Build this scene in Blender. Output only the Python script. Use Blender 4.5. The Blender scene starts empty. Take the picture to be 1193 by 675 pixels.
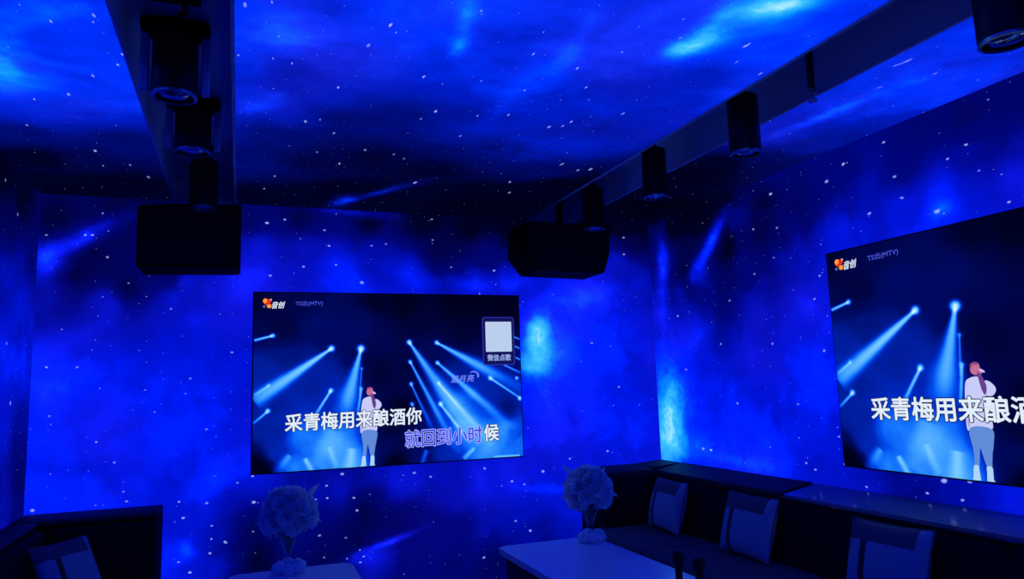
import bpy, bmesh, math, random
import numpy as np
from mathutils import Vector, Matrix, Euler
# pictures shown by the walls, the ceiling and the screens, in metres on their own surfaces
# RBF: (a, b, brightness); BLOB: (a, b, turn, size, size, gain); STAR: (a, b, radius, gain)
RBF = {'ceil': [(-0.703, 2.52, 0.95),
 (-0.557, 2.475, 1.02),
 (-0.829, 3.015, 1.18),
 (-0.625, 2.807, 1.0),
 (-0.454, 2.56, 0.95),
 (-0.478, 3.078, 0.9),
 (-0.7, 3.326, 0.85),
 (-0.908, 3.706, 0.5),
 (-0.526, 3.662, 0.45),
 (-0.731, 4.052, 0.3),
 (-0.948, 4.037, 0.15),
 (-0.585, 4.418, 0.12),
 (-0.879, 4.675, 0.12),
 (0.038, 2.294, 0.95),
 (0.136, 2.414, 1.04),
 (0.267, 2.224, 0.9),
 (0.409, 2.431, 0.85),
 (0.055, 3.017, 0.85),
 (0.261, 2.697, 0.75),
 (0.482, 3.098, 0.45),
 (0.177, 3.411, 0.5),
 (0.033, 3.853, 0.5),
 (0.365, 3.767, 0.25),
 (0.607, 3.629, 0.22),
 (0.956, 3.772, 0.2),
 (1.365, 4.13, 0.12),
 (0.569, 4.323, 0.12),
 (0.09, 4.5, 0.15),
 (0.55, 2.138, 0.95),
 (0.66, 2.581, 0.85),
 (0.707, 2.09, 1.0),
 (0.905, 2.593, 0.9),
 (0.696, 3.038, 0.5),
 (0.914, 2.978, 0.6),
 (0.839, 2.303, 0.85),
 (1.208, 2.896, 0.8),
 (1.305, 3.373, 0.45),
 (1.596, 3.608, 0.4),
 (1.412, 3.075, 0.65),
 (1.073, 2.233, 0.9),
 (1.104, 2.029, 0.9),
 (1.439, 2.529, 0.8),
 (1.613, 3.02, 0.65),
 (1.678, 2.657, 0.8),
 (1.339, 2.154, 0.9),
 (1.716, 2.273, 0.82),
 (1.32, 1.904, 1.0),
 (1.732, 2.037, 1.0),
 (1.62, 1.812, 1.2),
 (1.802, 1.817, 1.0),
 (1.875, 1.705, 1.0),
 (1.891, 2.399, 0.95),
 (2.465, 2.332, 0.9),
 (2.524, 2.773, 0.8),
 (2.289, 1.871, 0.95),
 (2.382, 1.706, 0.95),
 (2.628, 2.008, 0.95),
 (1.753, 4.252, 0.08),
 (2.039, 3.966, 0.15),
 (2.407, 3.489, 0.1),
 (2.498, 3.212, 0.15),
 (2.591, 4.171, 0.05),
 (2.634, 3.098, 0.35),
 (2.657, 2.803, 0.6),
 (1.8, 3.826, 0.1),
 (1.613, 4.353, 0.08),
 (2.102, 3.75, 0.12),
 (1.464, 4.435, 0.08)], 'back': [(-1.012, 2.376, 0.2),
 (-0.71, 2.417, 0.25),
 (-1.021, 2.103, 0.85),
 (-0.789, 2.16, 0.25),
 (-0.921, 2.231, 0.5),
 (-0.384, 2.173, 0.2),
 (-0.994, 1.957, 0.65),
 (-0.606, 1.988, 0.25),
 (-0.871, 2.058, 0.2),
 (-0.38, 2.044, 0.35),
 (-0.377, 1.915, 0.75),
 (-0.735, 1.886, 0.75),
 (-0.438, 2.458, 0.2),
 (1.877, 2.399, 0.1),
 (2.641, 2.595, 0.05),
 (2.774, 2.372, 0.25),
 (1.751, 2.517, 0.1),
 (1.932, 2.124, 0.75),
 (2.619, 2.204, 0.7),
 (-0.813, 1.665, 0.82),
 (-0.973, 1.476, 0.95),
 (-0.957, 1.1, 0.88),
 (-0.586, 1.369, 0.85),
 (-0.367, 1.561, 0.8),
 (-0.486, 0.977, 0.92),
 (-0.781, 0.857, 0.9),
 (-0.138, 1.762, 0.8),
 (-0.129, 1.303, 0.85),
 (-0.121, 0.905, 0.85),
 (-0.286, 2.02, 0.75),
 (0.046, 2.458, 0.35),
 (0.099, 2.242, 0.75),
 (0.052, 2.026, 0.92),
 (0.354, 2.446, 0.25),
 (0.356, 2.252, 0.7),
 (0.622, 2.093, 0.92),
 (0.789, 2.468, 0.2),
 (0.844, 2.269, 0.6),
 (1.07, 2.075, 0.85),
 (1.194, 2.489, 0.15),
 (1.25, 2.284, 0.25),
 (1.497, 2.444, 0.1),
 (1.616, 2.237, 0.45),
 (1.548, 2.043, 0.8),
 (1.8, 2.06, 0.85),
 (1.815, 2.489, 0.08),
 (2.43, 2.649, 0.05),
 (2.821, 2.539, 0.1),
 (2.059, 2.004, 0.9),
 (2.396, 1.978, 1.0),
 (2.756, 2.079, 0.7),
 (2.104, 1.518, 1.0),
 (2.444, 1.573, 0.95),
 (2.757, 1.506, 0.8),
 (2.026, 1.222, 1.0),
 (2.354, 1.15, 0.9),
 (2.727, 1.012, 0.85),
 (2.076, 0.869, 0.85),
 (2.474, 0.845, 0.75),
 (-0.254, 0.672, 0.75),
 (-0.113, 0.491, 0.6),
 (-0.338, 0.443, 0.9),
 (-0.201, 0.358, 0.8),
 (0.118, 0.838, 0.8),
 (0.074, 0.545, 0.3),
 (0.123, 0.394, 0.2),
 (0.364, 0.82, 0.6),
 (0.621, 0.75, 0.6),
 (0.725, 0.586, 0.25),
 (0.724, 0.432, 0.25),
 (0.939, 0.515, 0.35),
 (0.997, 0.774, 0.75),
 (0.829, 0.293, 0.7),
 (1.045, 0.217, 0.5),
 (1.277, 0.645, 0.6),
 (1.386, 0.366, 0.5),
 (1.513, 0.737, 0.8),
 (1.686, 0.501, 0.6),
 (1.755, 0.719, 0.8),
 (1.616, 0.18, 0.35),
 (1.324, 0.186, 0.4),
 (2.002, 0.644, 0.75),
 (1.928, 0.368, 0.5),
 (0.569, 0.346, 0.3),
 (2.33, 0.677, 0.8)], 'right': [(4.525, 2.241, 0.55),
 (4.579, 1.745, 0.9),
 (4.619, 1.375, 1.0),
 (4.672, 0.884, 1.15),
 (4.256, 2.193, 0.3),
 (3.984, 1.974, 0.55),
 (4.219, 1.597, 0.85),
 (4.064, 1.252, 0.8),
 (4.107, 0.866, 0.9),
 (3.681, 2.308, 0.5),
 (3.63, 2.03, 0.5),
 (3.58, 1.761, 0.7),
 (3.544, 1.402, 0.8),
 (3.741, 1.046, 0.9),
 (3.526, 0.909, 1.0),
 (3.157, 2.289, 0.35),
 (3.257, 2.017, 0.65),
 (3.158, 1.715, 0.85),
 (3.196, 1.391, 0.95),
 (3.169, 1.071, 0.85),
 (3.196, 0.844, 0.7),
 (3.334, 2.588, 0.45),
 (2.829, 2.435, 0.5),
 (2.741, 2.231, 0.6),
 (2.478, 2.288, 0.5),
 (2.502, 2.088, 0.75),
 (2.87, 2.083, 0.8),
 (2.409, 2.472, 0.45),
 (2.113, 2.444, 0.35),
 (1.927, 2.446, 0.35),
 (2.177, 2.238, 0.55),
 (1.952, 2.241, 0.6),
 (2.279, 2.074, 0.95),
 (1.973, 2.069, 0.85),
 (2.906, 0.83, 0.72),
 (2.609, 0.804, 0.55),
 (2.31, 0.823, 0.65),
 (2.107, 0.833, 0.85),
 (4.021, 2.501, 0.06),
 (4.449, 2.415, 0.1),
 (4.223, 2.489, 0.05),
 (3.746, 2.489, 0.12),
 (3.782, 2.165, 0.15),
 (3.435, 2.357, 0.2),
 (3.452, 2.206, 0.25),
 (3.894, 1.962, 0.35),
 (4.269, 2.075, 0.2),
 (3.309, 2.175, 0.4),
 (4.39, 1.941, 0.6)], 'left': [(3.998, 2.477, 0.1),
 (4.356, 2.401, 0.15),
 (4.161, 2.221, 0.3),
 (4.418, 2.095, 0.5),
 (4.15, 1.921, 0.6),
 (4.481, 1.786, 0.7),
 (4.224, 1.551, 0.8),
 (4.535, 1.519, 0.75),
 (4.517, 1.208, 0.55),
 (4.29, 1.218, 0.75),
 (4.604, 0.938, 0.4),
 (4.348, 0.924, 0.6),
 (4.599, 0.808, 0.5)], 'scr': [(0.017, 1.063, 0.2),
 (0.322, 1.051, 0.28),
 (0.169, 0.879, 0.25),
 (0.27, 1.067, 0.3),
 (0.375, 0.879, 0.42),
 (0.222, 0.668, 0.5),
 (0.073, 0.567, 0.6),
 (0.324, 0.56, 0.6),
 (0.48, 0.397, 0.65),
 (0.124, 0.411, 0.55),
 (0.126, 0.257, 0.6),
 (0.275, 0.198, 1.0),
 (0.48, 0.135, 1.3),
 (0.584, 0.025, 1.25),
 (0.127, 0.105, 0.65),
 (0.031, 0.036, 0.05),
 (0.079, 0.013, 0.1),
 (0.252, 0.021, 1.05),
 (0.429, 0.009, 1.05),
 (0.641, 0.879, 0.4),
 (0.751, 1.045, 0.18),
 (0.749, 0.768, 0.3),
 (0.775, 0.603, 0.22),
 (0.827, 0.223, 0.22),
 (0.852, 0.008, 0.12),
 (0.799, 0.117, 0.35),
 (1.032, 0.935, 0.2),
 (0.919, 1.047, 0.15),
 (1.329, 1.052, 0.12),
 (1.637, 1.055, 0.12),
 (1.324, 0.849, 0.2),
 (0.914, 0.6, 0.25),
 (0.911, 0.327, 0.15),
 (1.018, 0.024, 0.4),
 (1.189, 0.04, 0.6),
 (1.338, 0.197, 1.05),
 (1.484, 0.078, 1.25),
 (1.577, 0.157, 1.15),
 (1.654, 0.068, 0.95),
 (1.67, 0.181, 0.8),
 (1.612, 0.298, 0.45),
 (1.494, 0.416, 0.6),
 (1.62, 0.527, 0.4),
 (1.258, 0.536, 0.55),
 (1.086, 0.681, 0.35),
 (1.313, 0.366, 0.95),
 (1.135, 0.207, 0.5)]}
BLOB = {'ceil': [(1.486, 2.041, 1.74, 0.121, 0.071, 0.85),
 (1.467, 2.102, 1.183, 0.057, 0.053, 0.45),
 (1.47, 1.905, -1.762, 0.17, 0.04, 0.3),
 (1.588, 1.753, 2.41, 0.114, 0.065, 1.05),
 (0.698, 2.324, 1.495, 0.074, 0.037, 0.45),
 (0.667, 2.102, 1.349, 0.119, 0.028, 0.3),
 (0.583, 4.508, 1.678, 0.141, 0.065, 0.65),
 (0.765, 4.276, 2.15, 0.319, 0.042, 0.45),
 (-0.784, 2.89, 1.846, 0.282, 0.061, 0.32),
 (-0.551, 2.446, 2.45, 0.13, 0.04, 0.15),
 (1.087, 2.229, 1.432, 0.283, 0.044, 0.15),
 (1.449, 3.264, 2.494, 0.262, 0.189, 0.2),
 (0.134, 2.383, 1.756, 0.113, 0.079, 0.12),
 (2.471, 2.489, 1.721, 0.297, 0.051, 0.25),
 (0.056, 3.064, 2.097, 0.164, 0.047, 0.15),
 (1.032, 2.645, 1.628, 0.373, 0.069, 0.15)], 'back': [(-0.837, 2.284, -2.578, 0.234, 0.054, 0.5),
 (-1.045, 2.152, 2.07, 0.059, 0.058, 0.3),
 (1.968, 1.7, 1.509, 0.132, 0.084, 1.05),
 (1.921, 1.491, -3.056, 0.116, 0.107, 0.75),
 (2.044, 1.639, -2.984, 0.263, 0.24, 0.2),
 (0.706, 2.504, 3.106, 0.221, 0.029, 0.35),
 (0.884, 0.4, -2.899, 0.167, 0.021, 0.5),
 (0.75, 0.327, -3.007, 0.113, 0.042, 0.4),
 (-0.263, 0.483, 1.758, 0.048, 0.036, 0.35),
 (-0.12, 0.846, -2.849, 0.182, 0.08, 0.18),
 (2.396, 1.978, -2.97, 0.349, 0.087, 0.15),
 (-0.888, 1.426, -2.76, 0.208, 0.096, 0.12),
 (1.548, 2.049, -3.122, 0.371, 0.048, 0.12),
 (2.034, 0.641, 3.065, 0.256, 0.029, 0.2)], 'right': [(4.58, 1.101, 1.775, 0.276, 0.177, 1.1),
 (4.566, 2.184, 1.674, 0.251, 0.07, 0.5),
 (4.397, 0.902, -3.142, 0.308, 0.088, 0.3),
 (3.972, 2.246, 2.463, 0.218, 0.05, 0.75),
 (4.147, 2.068, 2.85, 0.1, 0.072, 0.4),
 (2.398, 2.559, -3.089, 0.262, 0.017, 0.3),
 (1.949, 2.557, -3.081, 0.168, 0.019, 0.2),
 (3.764, 0.841, 3.139, 0.32, 0.041, 0.2),
 (2.282, 2.055, -3.026, 0.074, 0.034, 0.2),
 (3.081, 1.297, 3.03, 0.184, 0.134, 0.1)], 'left': [(4.446, 1.56, 3.141, 0.284, 0.132, 0.15)], 'scr': []}
STAR = {'ceil': [(0.437, 2.219, 0.018, 1.0),
 (0.466, 2.264, 0.01, 0.7),
 (0.397, 2.38, 0.017, 0.45),
 (0.635, 2.588, 0.015, 1.0),
 (0.348, 2.763, 0.018, 0.7),
 (0.322, 3.143, 0.015, 0.5),
 (0.776, 2.911, 0.018, 1.0),
 (0.727, 3.019, 0.016, 0.5),
 (0.257, 3.182, 0.025, 0.6),
 (0.395, 3.291, 0.023, 0.4),
 (0.96, 2.911, 0.012, 0.7),
 (1.087, 2.865, 0.019, 0.5),
 (0.956, 3.175, 0.017, 0.7),
 (0.86, 2.555, 0.01, 0.6),
 (0.969, 2.285, 0.014, 0.6),
 (1.522, 4.071, 0.026, 0.8),
 (0.466, 3.74, 0.024, 0.7),
 (0.933, 4.004, 0.028, 0.9),
 (0.177, 4.071, 0.022, 0.7),
 (0.128, 4.334, 0.019, 0.6),
 (0.097, 2.587, 0.011, 0.7),
 (0.168, 2.602, 0.012, 0.7),
 (-0.014, 2.591, 0.013, 0.7),
 (-0.569, 2.501, 0.015, 0.6),
 (-0.438, 2.428, 0.018, 0.6),
 (-0.452, 2.471, 0.011, 0.5),
 (-0.388, 2.682, 0.013, 0.8),
 (-0.418, 2.782, 0.016, 0.8),
 (-0.632, 3.122, 0.021, 0.6),
 (-0.505, 2.912, 0.019, 0.5),
 (-0.766, 3.213, 0.016, 0.7),
 (-0.862, 3.546, 0.018, 0.7),
 (-0.65, 3.849, 0.025, 0.9),
 (-0.653, 4.091, 0.016, 0.7),
 (-0.519, 4.041, 0.019, 0.6),
 (-0.467, 4.234, 0.029, 0.5),
 (1.176, 2.351, 0.015, 0.9),
 (1.278, 2.503, 0.016, 0.7),
 (1.384, 2.869, 0.023, 0.6),
 (1.373, 2.929, 0.02, 0.5),
 (1.317, 2.956, 0.023, 0.7),
 (1.556, 2.713, 0.019, 0.5),
 (1.67, 2.007, 0.02, 0.7),
 (1.67, 1.993, 0.013, 0.7),
 (1.88, 2.192, 0.018, 0.5),
 (1.716, 2.13, 0.015, 0.4),
 (1.795, 3.507, 0.035, 0.7),
 (1.737, 3.539, 0.026, 0.6),
 (1.598, 3.461, 0.034, 0.5),
 (1.275, 2.187, 0.014, 0.5),
 (1.412, 2.03, 0.013, 0.5),
 (1.464, 3.853, 0.028, 0.6),
 (0.935, 2.117, 0.01, 0.4),
 (2.343, 1.968, 0.02, 0.4),
 (2.352, 1.927, 0.03, 0.4),
 (2.352, 1.95, 0.02, 0.4),
 (2.563, 1.993, 0.016, 0.4),
 (2.455, 2.154, 0.017, 0.4),
 (-0.003, 2.225, 0.021, 0.5),
 (0.08, 2.189, 0.014, 0.5),
 (0.697, 2.059, 0.011, 0.4),
 (1.05, 2.595, 0.014, 0.5),
 (0.349, 3.598, 0.019, 0.4),
 (0.706, 3.531, 0.019, 0.5),
 (0.564, 3.499, 0.026, 0.4),
 (0.774, 3.585, 0.024, 0.3)], 'back': [(0.153, 2.419, 0.019, 0.9),
 (0.26, 2.436, 0.016, 0.8),
 (0.509, 2.375, 0.014, 0.6),
 (0.81, 2.285, 0.014, 0.6),
 (0.536, 2.269, 0.016, 0.8),
 (0.901, 2.306, 0.014, 0.5),
 (0.737, 2.045, 0.025, 0.6),
 (1.218, 2.496, 0.015, 0.6),
 (1.215, 2.348, 0.015, 0.6),
 (1.349, 2.163, 0.015, 0.6),
 (1.651, 2.147, 0.018, 0.8),
 (1.868, 2.153, 0.016, 0.8),
 (0.172, 2.072, 0.018, 0.6),
 (0.377, 2.126, 0.016, 0.7),
 (0.579, 2.148, 0.014, 0.7),
 (-0.842, 2.294, 0.014, 0.9),
 (-0.807, 2.29, 0.014, 0.7),
 (-0.719, 2.162, 0.014, 0.7),
 (-0.763, 2.415, 0.012, 0.6),
 (-1.03, 2.286, 0.014, 0.5),
 (-0.992, 1.524, 0.013, 0.8),
 (-0.85, 1.521, 0.014, 0.5),
 (-0.732, 1.102, 0.013, 0.6),
 (-0.647, 0.988, 0.014, 0.5),
 (2.335, 2.134, 0.03, 0.5),
 (2.682, 2.42, 0.017, 0.8),
 (2.674, 2.29, 0.021, 0.5),
 (1.916, 2.216, 0.016, 0.8),
 (0.09, 0.706, 0.022, 0.8),
 (0.621, 0.843, 0.023, 0.75),
 (0.527, 0.777, 0.015, 0.8),
 (0.522, 0.701, 0.015, 0.9),
 (0.083, 0.86, 0.017, 0.7),
 (0.699, 0.614, 0.018, 0.7),
 (0.689, 0.687, 0.016, 0.8),
 (0.451, 0.701, 0.018, 0.4),
 (-0.281, 0.66, 0.016, 0.8),
 (-0.133, 0.594, 0.012, 0.7),
 (-0.127, 0.521, 0.012, 0.8),
 (-0.052, 0.485, 0.014, 0.7),
 (-0.135, 0.445, 0.019, 0.7),
 (-0.242, 0.353, 0.018, 1.0),
 (-0.306, 0.416, 0.014, 0.5),
 (0.088, 0.539, 0.012, 0.6),
 (0.477, 0.491, 0.018, 0.5),
 (0.636, 0.461, 0.013, 0.5),
 (0.745, 0.327, 0.013, 0.9),
 (0.729, 0.293, 0.013, 0.6),
 (0.719, 0.371, 0.013, 0.6),
 (0.641, 0.328, 0.013, 0.6),
 (0.508, 0.353, 0.013, 0.5),
 (-0.057, 0.49, 0.012, 0.8),
 (1.176, 0.783, 0.019, 0.5),
 (1.075, 0.817, 0.019, 0.5),
 (1.956, 0.761, 0.021, 0.7),
 (1.854, 0.391, 0.021, 0.9),
 (1.746, 0.457, 0.017, 0.5),
 (1.517, 0.244, 0.017, 0.7),
 (1.73, 0.715, 0.018, 0.7),
 (1.822, 0.686, 0.015, 0.7),
 (1.539, 0.818, 0.017, 0.7),
 (-1.034, 0.764, 0.021, 0.6),
 (-0.575, 0.771, 0.014, 0.6),
 (-0.301, 0.758, 0.014, 0.8),
 (-0.59, 0.824, 0.011, 0.5),
 (-0.164, 0.727, 0.019, 0.5),
 (-0.002, 0.827, 0.015, 0.4),
 (2.166, 0.834, 0.015, 0.6),
 (2.461, 0.863, 0.019, 0.7),
 (1.546, 1.978, 0.015, 0.4),
 (2.379, 1.636, 0.019, 0.4),
 (2.569, 1.324, 0.02, 0.4),
 (-0.273, 1.458, 0.014, 0.4),
 (-0.607, 2.014, 0.014, 0.4),
 (-0.376, 1.864, 0.012, 0.5),
 (-0.039, 1.606, 0.015, 0.5),
 (-0.173, 1.155, 0.012, 0.5),
 (-0.45, 1.266, 0.012, 0.4),
 (-0.964, 1.264, 0.013, 0.4)], 'right': [(2.812, 2.43, 0.018, 0.9),
 (2.931, 2.373, 0.021, 0.6),
 (2.523, 2.275, 0.018, 0.6),
 (2.693, 2.136, 0.017, 0.7),
 (2.312, 2.055, 0.026, 0.6),
 (2.141, 2.306, 0.015, 0.7),
 (2.239, 2.272, 0.014, 0.7),
 (2.551, 2.462, 0.016, 0.7),
 (2.494, 2.159, 0.017, 0.5),
 (3.369, 2.408, 0.021, 0.8),
 (3.543, 2.23, 0.016, 0.6),
 (3.341, 2.207, 0.015, 0.5),
 (3.557, 1.966, 0.016, 0.5),
 (3.375, 2.038, 0.015, 0.5),
 (1.994, 2.011, 0.014, 0.7),
 (3.044, 1.877, 0.016, 0.5),
 (3.06, 1.477, 0.016, 0.5),
 (4.199, 0.892, 0.026, 0.5),
 (4.124, 0.887, 0.022, 0.9),
 (3.255, 0.884, 0.016, 0.6),
 (3.189, 0.845, 0.016, 0.5),
 (2.981, 0.903, 0.02, 0.8),
 (3.364, 0.791, 0.017, 0.6),
 (2.861, 0.806, 0.014, 0.7),
 (2.867, 0.752, 0.014, 0.7),
 (2.513, 0.816, 0.014, 0.8),
 (2.42, 0.878, 0.024, 0.85),
 (2.299, 0.881, 0.019, 0.6),
 (2.339, 0.805, 0.013, 0.7),
 (3.806, 1.2, 0.02, 0.4),
 (3.453, 1.548, 0.018, 0.5),
 (3.283, 1.206, 0.014, 0.5),
 (3.936, 1.579, 0.017, 0.5),
 (4.34, 1.428, 0.02, 0.4),
 (4.406, 1.791, 0.02, 0.5),
 (3.819, 1.842, 0.017, 0.4),
 (3.102, 1.755, 0.016, 0.6),
 (3.017, 1.034, 0.015, 0.5),
 (2.771, 1.975, 0.012, 0.5),
 (2.106, 2.179, 0.011, 0.4)], 'left': [(4.367, 1.342, 0.024, 0.6),
 (4.249, 1.636, 0.019, 0.5),
 (4.297, 2.296, 0.02, 0.5),
 (4.066, 2.412, 0.019, 0.6)]}
BEAM = [(0.109, 0.819, -0.968, -0.252, 0.111, 0.007, 0.009, 1.5, 0.1),
 (0.46, 0.737, -0.824, -0.566, 0.551, 0.007, 0.051, 1.5, 0.25),
 (0.643, 0.731, -0.246, -0.969, 0.428, 0.007, 0.068, 1.5, 0.5),
 (0.647, 0.606, -0.082, -0.997, 0.172, 0.005, 0.007, 0.7, 0.3),
 (0.644, 0.479, -0.146, -0.989, 0.169, 0.007, 0.009, 1.0, 0.3),
 (0.456, 0.475, -0.537, -0.844, 0.186, 0.007, 0.01, 1.3, 0.4),
 (0.085, 0.363, -0.77, -0.638, 0.11, 0.007, 0.009, 1.0, 0.3),
 (0.088, 0.515, -0.838, -0.546, 0.099, 0.007, 0.009, 0.7, 0.3),
 (0.955, 0.77, 0.563, -0.826, 0.833, 0.007, 0.097, 1.3, 0.7),
 (0.959, 0.644, 0.462, -0.887, 0.686, 0.007, 0.034, 1.2, 0.7),
 (0.963, 0.5, 0.421, -0.907, 0.351, 0.006, 0.017, 1.0, 0.6),
 (0.967, 0.371, 0.482, -0.876, 0.08, 0.007, 0.007, 0.7, 0.5),
 (1.139, 0.766, 0.882, -0.472, 0.789, 0.007, 0.074, 1.4, 0.8),
 (1.14, 0.635, 0.756, -0.654, 0.74, 0.007, 0.046, 1.1, 0.7),
 (1.146, 0.5, 0.655, -0.755, 0.561, 0.007, 0.029, 0.8, 0.6),
 (1.155, 0.366, 0.609, -0.793, 0.326, 0.007, 0.01, 1.1, 0.4),
 (1.505, 0.524, 0.834, -0.552, 0.252, 0.007, 0.008, 1.0, 0.2),
 (1.679, 0.804, 0.921, -0.389, 0.054, 0.006, 0.006, 1.1, 0.1),
 (1.683, 0.739, 0.92, -0.392, 0.054, 0.006, 0.006, 1.0, 0.1),
 (1.686, 0.663, 0.898, -0.44, 0.048, 0.006, 0.006, 1.0, 0.1),
 (1.598, 0.615, 0.904, -0.427, 0.143, 0.007, 0.009, 0.9, 0.2),
 (0.216, 0.1, -0.64, -0.768, 0.137, 0.017, 0.04, 0.5, 0.1),
 (0.301, 0.074, 0.476, -0.88, 0.096, 0.011, 0.017, 0.8, 0.2),
 (0.444, 0.137, 0.332, -0.943, 0.14, 0.011, 0.023, 0.4, 0.2),
 (0.584, 0.119, -0.128, -0.992, 0.125, 0.023, 0.034, 0.6, 0.1),
 (1.059, 0.081, -0.329, -0.944, 0.09, 0.014, 0.017, 0.6, 0.1),
 (1.382, 0.073, -0.759, -0.651, 0.103, 0.009, 0.017, 0.7, 0.2),
 (0.454, 0.241, -0.318, -0.948, 0.241, 0.046, 0.08, 0.2, 0.2),
 (1.701, 0.003, -1.0, 0.017, 0.189, 0.007, 0.007, 0.8, 0.2)]
DOTS = [(0.11, 0.82, 0.013, 1.6),
 (0.46, 0.737, 0.017, 2.0),
 (0.643, 0.734, 0.021, 2.2),
 (0.648, 0.609, 0.009, 0.9),
 (0.644, 0.482, 0.01, 1.1),
 (0.456, 0.476, 0.013, 1.6),
 (0.085, 0.365, 0.013, 1.6),
 (0.088, 0.517, 0.009, 0.8),
 (0.954, 0.772, 0.016, 2.0),
 (0.958, 0.645, 0.013, 1.6),
 (0.963, 0.503, 0.013, 1.5),
 (0.967, 0.374, 0.013, 1.4),
 (1.137, 0.768, 0.014, 1.8),
 (1.139, 0.636, 0.013, 1.6),
 (1.146, 0.502, 0.01, 1.1),
 (1.155, 0.368, 0.013, 1.6),
 (1.503, 0.526, 0.013, 1.5),
 (1.694, 0.522, 0.011, 1.3),
 (1.711, 0.383, 0.013, 1.5)]

random.seed(11)
sc = bpy.context.scene
COL = sc.collection
PI = math.pi
sc.view_settings.view_transform = 'Standard'
sc.view_settings.look = 'None'
sc.view_settings.gamma = 1.0
sc.view_settings.exposure = 0.0
sc.view_settings.use_curve_mapping = False

# ------------------------------------------------------------------ room sizes
XL, XR, YB, YF, ZC = -1.071, 2.894, 4.735, -1.5, 2.52
SW, SH = 1.722, 1.083            # picture size of each screen

# ------------------------------------------------------------------ helpers
def link(o, parent=None):
    COL.objects.link(o)
    if parent: o.parent = parent
    return o
def finish(name, bm, mats, parent=None, smooth=None, loc=(0,0,0), rot=(0,0,0)):
    bmesh.ops.recalc_face_normals(bm, faces=bm.faces)
    me = bpy.data.meshes.new(name); bm.to_mesh(me); bm.free()
    for m in (mats if isinstance(mats, (list, tuple)) else [mats]): me.materials.append(m)
    if smooth is not None:
        for p in me.polygons: p.use_smooth = True
        me.set_sharp_from_angle(angle=math.radians(smooth))
    o = bpy.data.objects.new(name, me); link(o, parent)
    o.location = loc; o.rotation_euler = rot
    return o
def tag(o, label, cat, group=None, kind=None):
    if label: o['label'] = label
    if cat: o['category'] = cat
    if group: o['group'] = group
    if kind: o['kind'] = kind
    return o
def empty(name, loc, label, cat, group=None, rotz=0):
    o = bpy.data.objects.new(name, None); o.empty_display_size = .05
    link(o); o.location = loc; o.rotation_euler = (0, 0, rotz)
    return tag(o, label, cat, group)
def copy_tree(src, parent=None):
    c = src.copy(); COL.objects.link(c)
    if parent: c.parent = parent; c.matrix_parent_inverse = src.matrix_parent_inverse.copy()
    for ch in list(src.children): copy_tree(ch, c)
    return c
def box(bm, x0, x1, y0, y1, z0, z1, bev=0, seg=2):
    g = bmesh.ops.create_cube(bm, size=1)
    vs = g['verts']
    bmesh.ops.transform(bm, matrix=Matrix.Translation(((x0+x1)/2, (y0+y1)/2, (z0+z1)/2)) @ Matrix.Diagonal((x1-x0, y1-y0, z1-z0, 1)), verts=vs)
    if bev:
        es = list({e for v in vs for e in v.link_edges})
        bmesh.ops.bevel(bm, geom=es, offset=bev, segments=seg, profile=.5, affect='EDGES')
def prism(bm, poly, d0, d1, axes='xz'):
    """polygon in a plane, extruded along the third axis"""
    def P(a, b, d):
        return {'xz': (a, d, b), 'yz': (d, a, b), 'xy': (a, b, d)}[axes]
    v0 = [bm.verts.new(P(a, b, d0)) for a, b in poly]; v1 = [bm.verts.new(P(a, b, d1)) for a, b in poly]
    bm.faces.new(v0); bm.faces.new(v1[::-1])
    n = len(poly)
    for i in range(n): bm.faces.new((v0[i], v1[i], v1[(i+1) % n], v0[(i+1) % n]))
    return v0 + v1
def lathe(bm, prof, n=32, c=(0, 0), cap=True):
    rings = []
    for r, z in prof:
        rings.append([bm.verts.new((c[0] + r*math.cos(2*PI*i/n), c[1] + r*math.sin(2*PI*i/n), z)) for i in range(n)])
    for a, b in zip(rings, rings[1:]):
        for i in range(n): bm.faces.new((a[i], a[(i+1) % n], b[(i+1) % n], b[i]))
    if cap:
        bm.faces.new(rings[0][::-1]); bm.faces.new(rings[-1])
def tube(bm, pts, rad, n=8):
    pts = [Vector(p) for p in pts]; rings = []
    for k, p in enumerate(pts):
        d = (pts[min(k+1, len(pts)-1)] - pts[max(k-1, 0)]).normalized()
        a = d.orthogonal().normalized(); b = d.cross(a)
        r = rad[k] if isinstance(rad, (list, tuple)) else rad
        rings.append([bm.verts.new(p + a*r*math.cos(2*PI*i/n) + b*r*math.sin(2*PI*i/n)) for i in range(n)])
    for u, v in zip(rings, rings[1:]):
        u0 = u[0].co
        s = min(range(n), key=lambda j: (v[j].co - u0).length)
        v = v[s:] + v[:s]
        for i in range(n): bm.faces.new((u[i], u[(i+1) % n], v[(i+1) % n], v[i]))
    bm.faces.new(rings[0][::-1]); bm.faces.new(rings[-1])

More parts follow.
